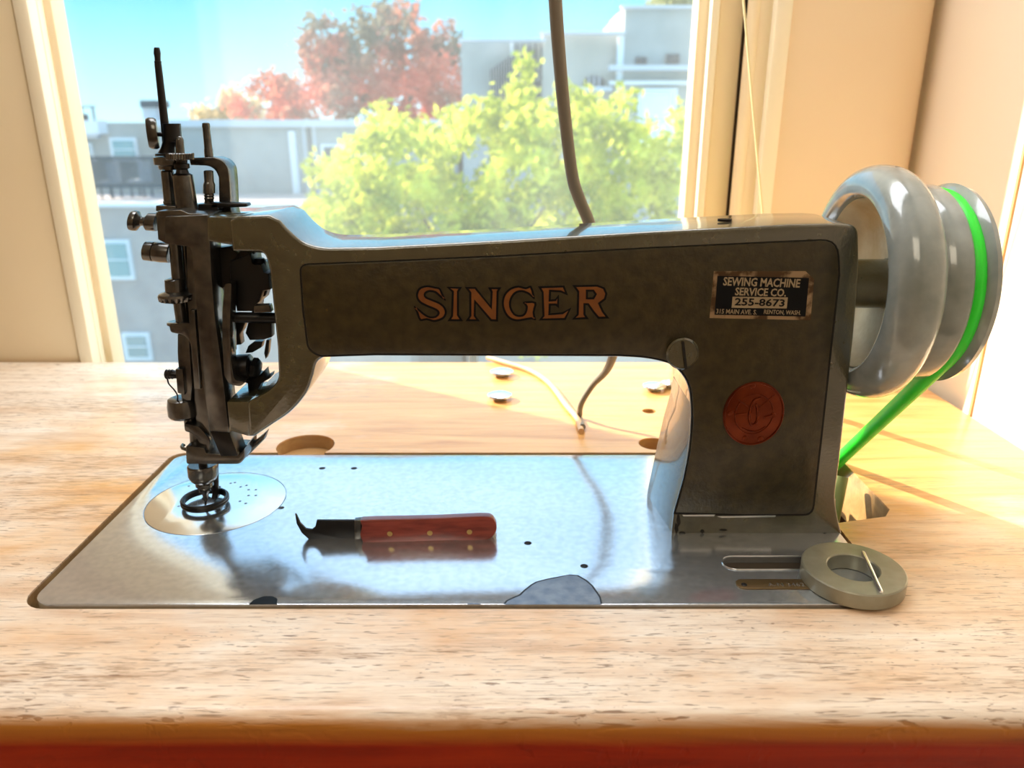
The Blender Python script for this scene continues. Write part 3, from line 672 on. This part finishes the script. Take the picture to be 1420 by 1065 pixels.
# ---- oval badge
bc = P(1044.5, 573.5, PY); ba, bb = .0187, .0208
def oval(k, n=48): return [(bc.x + ba * k * math.cos(2 * math.pi * i / n), bc.z + bb * k * math.sin(2 * math.pi * i / n)) for i in range(n)]
badge = prism('oval_badge', [(x, PY - .0012, z) for x, z in oval(1)], Vector((0, .0014, 0)), copper, mach, .0005)
badge['label'] = 'oval copper badge'
for k, r_ in ((.955, .0005), (.62, .0003)):
    pts = [Vector((x, PY - .0013, z)) for x, z in oval(k)]; tube('badge_rim', pts + [pts[0]], r_, copper, badge, 6)
def bz(x, z, d=.0014): return Vector((bc.x + x * ba, PY - d, bc.z + z * bb))
tube('badge_emblem', catmull([bz(.16, .52), bz(-.05, .42), bz(-.14, .1), bz(-.12, -.2), bz(.0, -.34), bz(.12, -.2), bz(.1, .15), bz(.02, .32)], 5), .0008, copper, badge, 6)
tube('badge_emblem', [bz(.15, .2), bz(.62, .62)], .0004, copper, badge, 6); tube('badge_emblem', [bz(-.15, .2), bz(-.55, .45)], .0003, copper, badge, 6)
tube('badge_emblem', catmull([bz(-.35, -.42), bz(-.1, -.52), bz(.2, -.52), bz(.42, -.38)], 4), .0004, copper, badge, 6)
tube('badge_emblem', [bz(-.62, -.02), bz(-.25, .02)], .0007, copper, badge, 6); tube('badge_emblem', [bz(.35, -.1), bz(.62, -.02)], .0007, copper, badge, 6)
for x, z in ((.66, -.06), (-.72, -.0), (.0, .78), (-.25, -.72), (.25, -.75)): yturn('badge_stud', *(1044.5 + x * 43, 573.5 - z * 48), [(PY - .0020, .0006), (PY - .0016, .0016), (PY - .001, .0018)], copper, badge, 12)
# oil holes on top of the arm
def tophole(u, v, Y, tl=0):
    c = P(u, v, Y); n = 20
    rr = [[c + Vector((r * math.cos(2 * math.pi * k / n), .75 * r * math.sin(2 * math.pi * k / n), z - tl * r * math.cos(2 * math.pi * k / n))) for k in range(n)] for r, z in ((.0042, -.001), (.0042, .0004), (.0030, .0004), (.0030, .0002))]
    rings('oil_hole', rr, black, mach)
tophole(1005, 304.5, .464); tophole(411, 317, .468, .75)

# ---- needle head
def S(name, pts, Y, th, m=steel_dk, bev=.0003, r=0): return slab(name, pts, Y, th, m, mach, bev, 2, r)
HY = .446
S('face_bracket', [(228, 300, 3), (288, 298), (291, 336), (293, 380), (298, 440), (306, 500), (317, 590), (318, 600), (291, 598), (283, 540), (276, 470), (270, 400), (266, 349, 4), (262, 342, 3), (229, 338, 3)], HY, .018, steel_dk, .0005)
S('bracket_wedge', [(291, 598), (318, 600), (330, 632), (306, 633)], HY + .001, .016, steel_bl, .0004)
S('bracket_top', [(218, 293), (250, 291), (262, 296), (288, 297), (288, 302), (228, 302), (220, 300)], HY + .002, .044, steel_dk, .0004)
S('bracket_side', [(216, 294), (229, 300), (230, 338), (219, 332)], HY + .004, .04, steel_dk, .0004)
BYY = .474
turn('slide_rail', [(338, 255, 12), (420, 262, 12), (500, 270, 13), (560, 277, 14), (632, 284, 15)], .466, steel_dk, mach)
S('slide_guide', [(258, 340), (267, 340), (277, 440), (284, 540), (296, 634), (276, 634), (268, 540), (262, 450)], .458, .012, steel_dk, .0004)
turn('needle_bar', [(66, 217.5, 7), (68, 217.5, 8), (74, 218, 9.5), (80, 218.5, 8), (84.5, 218.7, 8), (85, 218.8, 10), (88, 219, 9), (90, 219.2, 9.5), (172, 228.5, 11), (300, 240, 11), (640, 281, 12), (664, 284.5, 10)], BYY, steel_bl, mach)
turn('bar_clamp', [(171, 238, 17), (171.5, 238, 24), (196, 239.5, 25), (197, 237, 22), (205, 233, 19), (212, 231, 23), (213, 231, 30), (216, 231, 30)], BYY, steel_bl, mach)
# thumb screw: flattened head seen three-quarter
tsc = P(213, 185, BYY - .004)
rr = []
for dx, r in ((-.0030, .0072), (-.0036, .0080), (-.0020, .0088), (.0010, .0088), (.0024, .0080)):
    rr.append([tsc + Vector((dx - .45 * r * math.sin(2 * math.pi * k / 28) * .6, r * .75 * math.sin(2 * math.pi * k / 28), r * math.cos(2 * math.pi * k / 28))) for k in range(28)])
rings('thumb_screw', rr, steel_dk, mach)
hturn('thumb_screw_stem', [(216, 186, 6), (230, 187, 6)], BYY - .001, steel_bl, mach, 12)
turn('guide_pin', [(189, 249, 4), (190.5, 249, 8), (194, 249, 11), (213, 250, 12)], BYY - .010, steel_dk, mach)
turn('lever_plate', [(217, 236, 40), (218, 236, 44), (228, 237, 43), (229, 237, 36), (230, 235, 30), (235, 236, 28)], BYY, steel_dk, mach, 40)
# knurled nut
c = P(249.5, 217, BYY - .010); n = 64; rk = mm(18.5, c); rr = []
for v, kk in ((212, .93), (213, 1), (220.5, 1), (221.5, .93)):
    cc = P(249.7, v, BYY - .010); rr.append([cc + Vector(((rk * kk * (1 if k % 2 else .95)) * math.cos(2 * math.pi * k / n), (rk * kk * (1 if k % 2 else .95)) * math.sin(2 * math.pi * k / n), 0)) for k in range(n)])
rings('knurled_nut', rr, steel_dk, mach, smooth=20)
turn('sleeve_neck', [(221, 252, 15), (226, 252, 15), (227, 252, 20), (233, 252.5, 21), (235, 252.5, 15), (240, 253, 18), (242, 253, 26)], BYY - .008, steel_bl, mach)
turn('front_sleeve', [(242, 253, 25), (243, 253.3, 27), (290, 259.5, 29), (300, 260, 29)], BYY - .008, steel_dk, mach)
turn('rear_sleeve', [(236, 232, 14), (238, 232, 17), (278, 236, 17), (278.5, 236, 19), (284, 237, 19), (294, 237, 18)], BYY, steel_dk, mach)
S('sleeve_foot', [(216, 285), (243, 286), (247, 293), (216, 293)], BYY - .012, .02, steel_dk, .0004)
# swan-neck bracket behind
S('swan_neck', [(262, 219), (296, 218), (308, 222, 8), (316, 232, 8), (318, 252), (320, 296), (304, 296), (303, 246), (299, 236, 6), (290, 230, 6), (264, 229)], BYY + .002, .016, steel_dk, .0005)
turn('swan_neck_pin', [(170, 285.5, 6), (171, 285.5, 10), (176, 285.8, 11), (178, 286, 10), (206, 289, 11), (207, 289, 12), (219, 290, 12)], BYY + .008, steel_dk, mach)
turn('adjusting_screw', [(236, 289, 8), (237, 289, 13), (252, 290, 13), (253, 290, 14), (256, 290, 16), (268, 290, 16), (269, 290, 12), (271, 290, 14), (273, 290, 12), (275, 290, 14), (277, 290, 12), (283, 290, 13)], BYY, steel_dk, mach)
S('clamp_block', [(274, 283), (302, 283), (302, 297), (275, 298)], BYY - .006, .014, steel_bl, .0004)
S('release_lever', [(292, 281), (341, 282), (343, 285), (341, 287), (292, 289)], BYY - .006, .008, steel_bl, .0006)
# side knobs
hturn('tension_knob', [(180.5, 306, 18), (182, 306, 26), (186, 306, 28), (190, 306.5, 27), (193, 307, 18), (196, 307, 12), (201, 307, 13), (203, 307.5, 20), (205, 307.5, 24), (218, 308, 25)], .466, steel_dk, mach, tilt=.25)
hturn('roller_stud', [(200, 348, 20), (201.5, 348, 26), (213, 349, 27), (213.5, 349, 25), (215, 349, 27), (225, 350, 28), (236, 351, 27)], .462, steel_dk, mach, tilt=.2)
# turning sleeve, bevel gear and lower rotation gear
turn('needle_sleeve', [(336, 243, 17), (385, 247, 17), (386, 245, 24), (387.5, 243, 28), (403, 244, 28), (404.5, 245, 24)], .460, steel_dk, mach)
n = 72; rr = []
for v, w, tooth in ((403, 26, 0), (404, 34, 0), (407, 47, 0), (410, 49, 0), (416, 46, 1), (418, 30, 2), (420, 16, 0)):
    c = P(245, v, .460); r = mm(w / 2, c); ring_ = []
    for k in range(n):
        gap = k % 4 in (0, 1); q = r; dz = 0
        if tooth == 1 and gap: q = r * .93; dz = .0018
        if tooth == 2 and gap: q = r * .9; dz = .0014
        ring_.append(c + Vector((q * math.cos(2 * math.pi * k / n), q * math.sin(2 * math.pi * k / n), dz)))
    rr.append(ring_)
rings('bevel_gear', rr, steel_dk, mach, smooth=15)
turn('lower_spindle', [(419, 248, 15), (448, 252, 15)], .460, steel_dk, mach)
S('guide_fork', [(234, 449, 4), (262, 448), (264, 430), (270, 430), (278, 540), (269, 540), (264, 475, 6), (256, 465, 8), (236, 461, 4)], .455, .014, steel_dk, .0005)
turn('fork_washer', [(446, 249, 30), (447, 249, 33), (449, 249, 33)], .462, steel_dk, mach)
S('crank_link', [(246, 464), (262, 464), (264, 500, 6), (266, 530), (265, 556), (252, 556), (248, 520, 8), (246, 490)], .456, .008, steel_dk, .0005)
hturn('spring_screw', [(230, 519, 12), (231, 519, 14), (233, 519, 12), (235, 519, 14), (237, 519, 12), (239, 519, 14), (241, 519, 12), (247, 519.5, 11)], .456, steel_bl, mach, 16)
tube('wire_spring', catmull([P(232, 524, .455), P(234, 532, .454), P(241, 540, .454), (P(246, 548, .455)), P(246, 556, .456)], 5), .0005, steel_bl, mach, 6)
S('link_block', [(243, 512), (253, 512), (256, 548), (246, 545)], .453, .008, steel_dk, .0004)
turn('lower_collar', [(551, 253, 30), (553, 252.5, 38), (562, 254.5, 43), (574, 256, 43), (577, 256, 38), (578.5, 256, 30)], .462, steel_dk, mach, 36)
turn('collar_pin', [(576, 250, 2.2), (584, 250.5, 2.2)], .455, steel_bl, mach, 8)
turn('lower_sleeve', [(577, 262, 15), (592, 264, 15)], .462, steel_dk, mach)
S('cam_bracket', [(255, 587, 3), (276, 592, 3), (290, 608, 5), (292, 634), (280, 634), (276, 612, 6), (266, 601, 4), (256, 598, 3)], .455, .012, steel_dk, .0004)
turn('lower_sleeve', [(592, 270, 15), (622, 273, 17)], .462, steel_dk, mach)
S('foot_housing', [(257, 618, 4), (283, 621), (286, 629), (330, 631), (336, 624), (339, 622), (339, 637, 6), (332, 644, 4), (258, 644, 4)], .452, .026, steel_dk, .001)
tube('housing_rim', [P(256 + 0, 619, .462)] + [P(270, 617, .462) + Vector((.0078 * math.cos(a), .0078 * math.sin(a), 0)) for a in [math.pi + k * math.pi / 8 for k in range(9)]], .0012, steel_dk, mach, 8)
turn('nozzle', [(643, 281, 38), (645, 281, 41), (658, 282, 40), (664, 282.5, 34), (668, 283, 24), (669, 283.5, 22), (670, 283.5, 24), (673, 284, 24), (674, 284, 20), (680, 284.5, 17), (684, 285, 9), (694, 285.5, 6)], .474, steel_dk, mach)
turn('foot_post', [(640, 298, 10), (684, 299, 9), (690, 298, 9)], .484, steel_bl, mach)
# presser ring
fc = Pz(284.5, 695, .004); n = 48; r0, r1 = .0131, .0160
prof = [(r0, .0034), (r0 + .0002, .0066), (r0 + .0010, .0076), (r1 - .0008, .0075), (r1, .0066), (r1 - .0004, .0054), (r1, .0047), (r1 - .0002, .0036), (r1 - .0010, .0028), (r0 + .0006, .0028)]
rr = [[Vector((fc.x + r * math.cos(2 * math.pi * k / n), fc.y + r * math.sin(2 * math.pi * k / n), z)) for k in range(n)] for r, z in prof]
rings('presser_ring', rr, black, mach, loop=True)
S('ring_arm', [(293, 678), (303, 678), (303, 690), (296, 690)], .486, .005, black, .0004)
turn('hook_needle', [(684, 285, 4), (700, 285, 3)], .476, steel_bl, mach, 10)
S('front_guard', [(329, 630), (338, 626), (370, 598), (366, 610), (342, 634)], .470, .006, steel_dk, .0005)
# ---- linkage seen through the open head
dark = mat('oily_casting', (.010, .011, .013), .35, .3)
S('curved_lever', [(311, 394, 4), (321, 392, 4), (319, 450), (320, 500), (325, 528, 8), (340, 530, 6), (334, 536, 6), (318, 534, 10), (310, 520), (308, 470), (308, 430)], .447, .010, steel_dk, .0005)
S('inner_web', [(291, 345), (318, 342), (330, 352), (321, 375), (318, 395), (309, 400), (306, 460), (311, 520), (306, 500), (298, 440)], .462, .010, dark, .0008)
S('rocker_arm', [(320, 362, 4), (330, 350, 6), (350, 334, 4), (373, 340), (374, 352), (352, 350), (348, 362, 4), (336, 364, 4), (322, 366)], .462, .012, dark, .0008)
S('drive_casting', [(318, 362), (335, 357), (347, 350), (350, 366), (362, 367), (366, 378), (372, 380), (374, 402), (364, 404), (360, 418), (353, 424), (352, 432), (328, 432), (325, 415), (319, 408)], .458, .020, dark, .001)
turn('drive_boss', [(358, 359, 14), (362, 359, 20), (404, 361, 20), (410, 361, 16)], .466, dark, mach)
hturn('cross_shaft', [(322, 440, 12), (324, 440, 15), (386, 441, 15)], .458, dark, mach)
hturn('shaft_collar', [(352, 440, 22), (353, 440, 24), (374, 441, 24), (375, 441, 22)], .470, dark, mach)
S('clamp_lug', [(352, 424), (373, 423), (376, 433), (352, 434)], .450, .006, steel_dk, .0004)
S('swing_plate', [(344, 447), (376, 448), (376, 468), (366, 471), (346, 472), (340, 462)], .462, .008, dark, .0006)
S('swing_lever', [(325, 446), (340, 447), (336, 458), (332, 464), (334, 478), (327, 479), (322, 460)], .466, .008, dark, .0006)
S('swing_finger', [(352, 474), (364, 474), (362, 482), (350, 489), (340, 490), (344, 480)], .466, .006, dark, .0004)
S('swing_finger', [(369, 472), (373, 472), (371, 490), (368, 498), (366, 490)], .466, .006, dark, .0004)
hturn('clamp_stud', [(322, 512, 30), (324, 511, 36), (332, 510, 38), (347, 509, 36), (349, 509, 30)], .462, steel_bl, mach)
hturn('clamp_nut', [(348, 510, 22), (350, 510, 30), (356, 511, 31), (359, 512, 26), (361, 512, 18)], .462, black, mach, 6, .25)
S('stud_bracket', [(322, 525), (346, 520), (360, 520), (366, 514), (368, 524), (375, 520), (374, 525), (362, 532), (358, 540), (344, 545), (343, 532)], .466, .010, dark, .0006)
S('toothed_rack', [(321, 430), (324, 430), (326, 486), (323, 486)], .458, .003, steel_dk, 0)

# ---- handwheel and pulley on the main shaft
CYW, CZW = .467, .1590
lathe_x('main_shaft', [(.190, .0150), (.232, .0150), (.233, .0120), (.262, .0120)], CYW, CZW, paint, mach, 40)
wp = [(.2060, .0530), (.2040, .0585), (.2065, .0650), (.2120, .0692), (.2190, .0705), (.2265, .0690), (.2320, .0640), (.2350, .0560), (.2360, .0400), (.2380, .0150), (.2300, .0150), (.2300, .0300), (.2270, .0420), (.2180, .0490)]
cw = [(p.x, p.y) for p in catmull(wp, 4, True)]
wheel = lathe_x('handwheel', cw, CYW, CZW, wheel_m, mach, 96, loop=True)
# dish inside the rim, sunlit gold put into its colour
lathe_x('wheel_dish', [(.2100, .0510), (.2165, .0480), (.2240, .0425), (.2275, .0350), (.2285, .0152), (.2300, .0152), (.2305, .0350), (.2275, .0450), (.2185, .0505), (.2120, .0525)], CYW, CZW, wheel_in, mach, 96, loop=True)
lathe_x('pulley_disc', [(.2340, .0150), (.2340, .0540), (.2375, .0570), (.2425, .0580), (.2480, .0590), (.2500, .0580), (.2535, .0490), (.2535, .0150)], CYW, CZW, wheel_m, mach, 96, loop=True)
lathe_x('pulley_flange', [(.2530, .0150), (.2530, .0490), (.2590, .0580), (.2610, .0598), (.2640, .0590), (.2660, .0150)], CYW, CZW, wheel_m, mach, 96, loop=True)

# ------------------------------------------------------------------ green belt
BXc = .2540; br = .0525
belt_path = []
# front tangent and strands run down and back at about 45 degrees
sdir = Vector((.704, -.710))                                # (y, z)
nrm = Vector((-.710, -.704))
for i in range(0, 25):                                      # arc over the pulley from lower front up over to the top back
    a0 = math.atan2(nrm.y, nrm.x); a_ = a0 - math.pi * i / 24
    belt_path.append((CYW + br * math.cos(a_), CZW + br * math.sin(a_)))
L1 = .34
f_end = (belt_path[0][0] + sdir.x * .245, belt_path[0][1] + sdir.y * .245)
b_end = (belt_path[-1][0] + sdir.x * .34, belt_path[-1][1] + sdir.y * .34)
f_pts = [(belt_path[0][0] + (f_end[0] - belt_path[0][0]) * k / 10, belt_path[0][1] + (f_end[1] - belt_path[0][1]) * k / 10) for k in range(10, 0, -1)]
b_pts = [(belt_path[-1][0] + (b_end[0] - belt_path[-1][0]) * k / 10, belt_path[-1][1] + (b_end[1] - belt_path[-1][1]) * k / 10) for k in range(1, 11)]
pth = f_pts + belt_path + b_pts
rr = []
for i, (y, z) in enumerate(pth):
    y0, z0 = pth[max(i - 1, 0)]; y1, z1 = pth[min(i + 1, len(pth) - 1)]
    t_ = Vector((y1 - y0, z1 - z0)).normalized(); nn = Vector((-t_.y, t_.x))
    rr.append([Vector((BXc + .0052 * math.cos(2 * math.pi * k / 12), y + nn.x * .0050 * math.sin(2 * math.pi * k / 12), z + nn.y * .0050 * math.sin(2 * math.pi * k / 12))) for k in range(12)])
belt = rings('drive_belt', rr, belt_m, None, smooth=60)
tag(belt, 'bright green round drive belt running from the pulley down into the table slot', 'belt')
bg_ = tube('slot_peg', [(.2440, .517, .004), (.2340, .500, -.030)], .0050, mat('olive_peg', (.20, .24, .07), .5), table, 10)  # dull olive peg standing in the belt slot

# ------------------------------------------------------------------ hooked knife on the bed
kn = thing('hooked_knife', (-.08, .432, .0012), 'small hook-bladed knife with a riveted red wooden handle on the machine bed', 'knife')
KY = lambda u: .4285 + (u - 500) * .000020
def kslab(name, pts, y0, th, m, bev=.0004, r=0): return slab(name, pts, 0, th, m, kn, bev, 3, r, Yf=lambda u: KY(u) + y0)
hp = [(499, 722, 2), (520, 721), (600, 719.5), (664, 716.5), (682, 717, 8), (689, 728, 10), (688, 738, 8), (680, 748, 10), (664, 751), (560, 753), (504, 754, 4), (499, 742, 3), (502, 730)]
kslab('handle_scale', hp, 0, .0056, wood_red, .0012, 0)
kslab('handle_scale', hp, .0072, .0056, wood_red, .0012, 0)
kslab('tang', grow(hp, .3), .0056, .0016, steel_br, .0001)
for u, v in ((540.5, 740.5), (596, 739.5), (651, 738)):
    yturn('rivet', u, v, [(KY(u) - .0004, .0017), (KY(u) + .001, .0018)], brass, kn, 18)
bl = [(498, 722), (497, 752), (470, 753), (440, 752), (428, 748), (418, 739), (411, 726), (409, 713), (411, 715), (416, 726), (424, 734), (432, 735), (437, 731), (439, 722)]
kslab('blade', bl, .0052, .0022, steel_bl, .0005)
kslab('bolster', [(491, 722), (501, 721), (501, 752), (491, 751)], .0042, .0042, steel_dk, .0004)

# ------------------------------------------------------------------ ring magnet with needle
mc = Pz(1183.5, 787, .0105)
mc = Vector((mc.x, mc.y, 0)); mr, mh = .0283, .0108
n = 72; z0 = .0013
prof = [(.0141, z0), (.0141, mh - .0006), (.0147, mh), (mr - .0007, mh), (mr, mh - .0007), (mr, z0 + .0005), (mr - .0005, z0)]
rr = [[Vector((mc.x + r * math.cos(2 * math.pi * k / n), mc.y + r * math.sin(2 * math.pi * k / n), z)) for k in range(n)] for r, z in prof]
mg = rings('ring_magnet', rr, magnet_m, None, loop=True)
tag(mg, 'thick grey ring magnet lying on the right front corner of the machine bed', 'magnet')
pa = Pz(1196, 764, mh + .0006); pb = Pz(1222, 822, mh + .0006)
nd = thing('sewing_needle', pa, 'steel sewing needle lying across the grey ring magnet', 'needle')
tube('shaft', [pa, pa.lerp(pb, .06), pa.lerp(pb, .5), pa.lerp(pb, .8), pa.lerp(pb, .97), pb], lambda t:   .0003 + .0010 * min(1, t * 6) * (1 if t < .97 else .7), steel_br, nd, 10)
tube('eye', [pa.lerp(pb, .82) + Vector((0, 0, .0008)), pa.lerp(pb, .92) + Vector((0, 0, .0008))], .00035, black, nd, 6)

# ------------------------------------------------------------------ little chrome glides, cords
labs = ['small domed chrome disc on the table, rear one of the pair under the arm', 'small domed chrome disc on the table, front one of the pair under the arm',
        'small domed chrome disc on the table just left of the machine pillar', 'small chrome disc half hidden beside the machine pillar, right of another']
for i, (u, v, r) in enumerate(((696, 521, .0128), (693, 554, .0122), (907, 541, .0118), (922, 543, .0085))):
    c = Pz(u, v, 0)
    if i == 3: c.y += .012; c.x += .006
    d_ = thing('chrome_glide', (c.x, c.y, 0), labs[i], 'furniture glide', 'chrome glides on the table')
    disc('dome', c, r, .0045, .0060, steel_br, d_, 36, .0012, .0016)
    disc('stem', c, r * .55, 0.0, .0046, cord_dk, d_, 18)
hc = tube('hanging_cord', catmull([P(766, -60, .515), P(770, 0, .515), P(774, 60, .52), P(782, 150, .53), P(793, 240, .54), P(803, 275, .545), P(818, 312, .55), P(838, 380, .57), P(853, 440, .59), P(853, 480, .60), P(842, 512, .62), P(822, 534, .635), P(806, 560, .64), P(804, 580, .645), Pz(808, 592, .0042)], 8),
          lambda t: .0042 if t < .62 else .0042 - .0016 * min(1, (t - .62) * 6), cord_dk)
tag(hc, 'thick grey electric cord hanging in front of the window behind the machine arm', 'cord')
tc_ = tube('table_cord', catmull([Pz(676, 496, .0028), Pz(700, 503, .0028), Pz(735, 514, .0028), Pz(762, 532, .0028), Pz(785, 562, .0028), Pz(800, 580, .003), Pz(806, 598, .0028)], 7), .0026, cord_lt)
tag(tc_, 'thin tan cord lying across the sunlit back of the table', 'cord')
st = tube('blind_string', [P(1028, -30, .79), P(1031, 0, .79), P(1044, 150, .79), P(1057, 290, .79), P(1068, 420, .79), P(1076, 500, .79)], .0011, string_m, None, 8)
tag(st, 'thin cream blind string hanging slanted before the right window casing', 'string')
# fine crack line on the side wall
box_s('trim_1', (.4262, .668, -.02), (.4281, .671, 1.2), mat('caulk_line', (.72, .42, .18), .8))
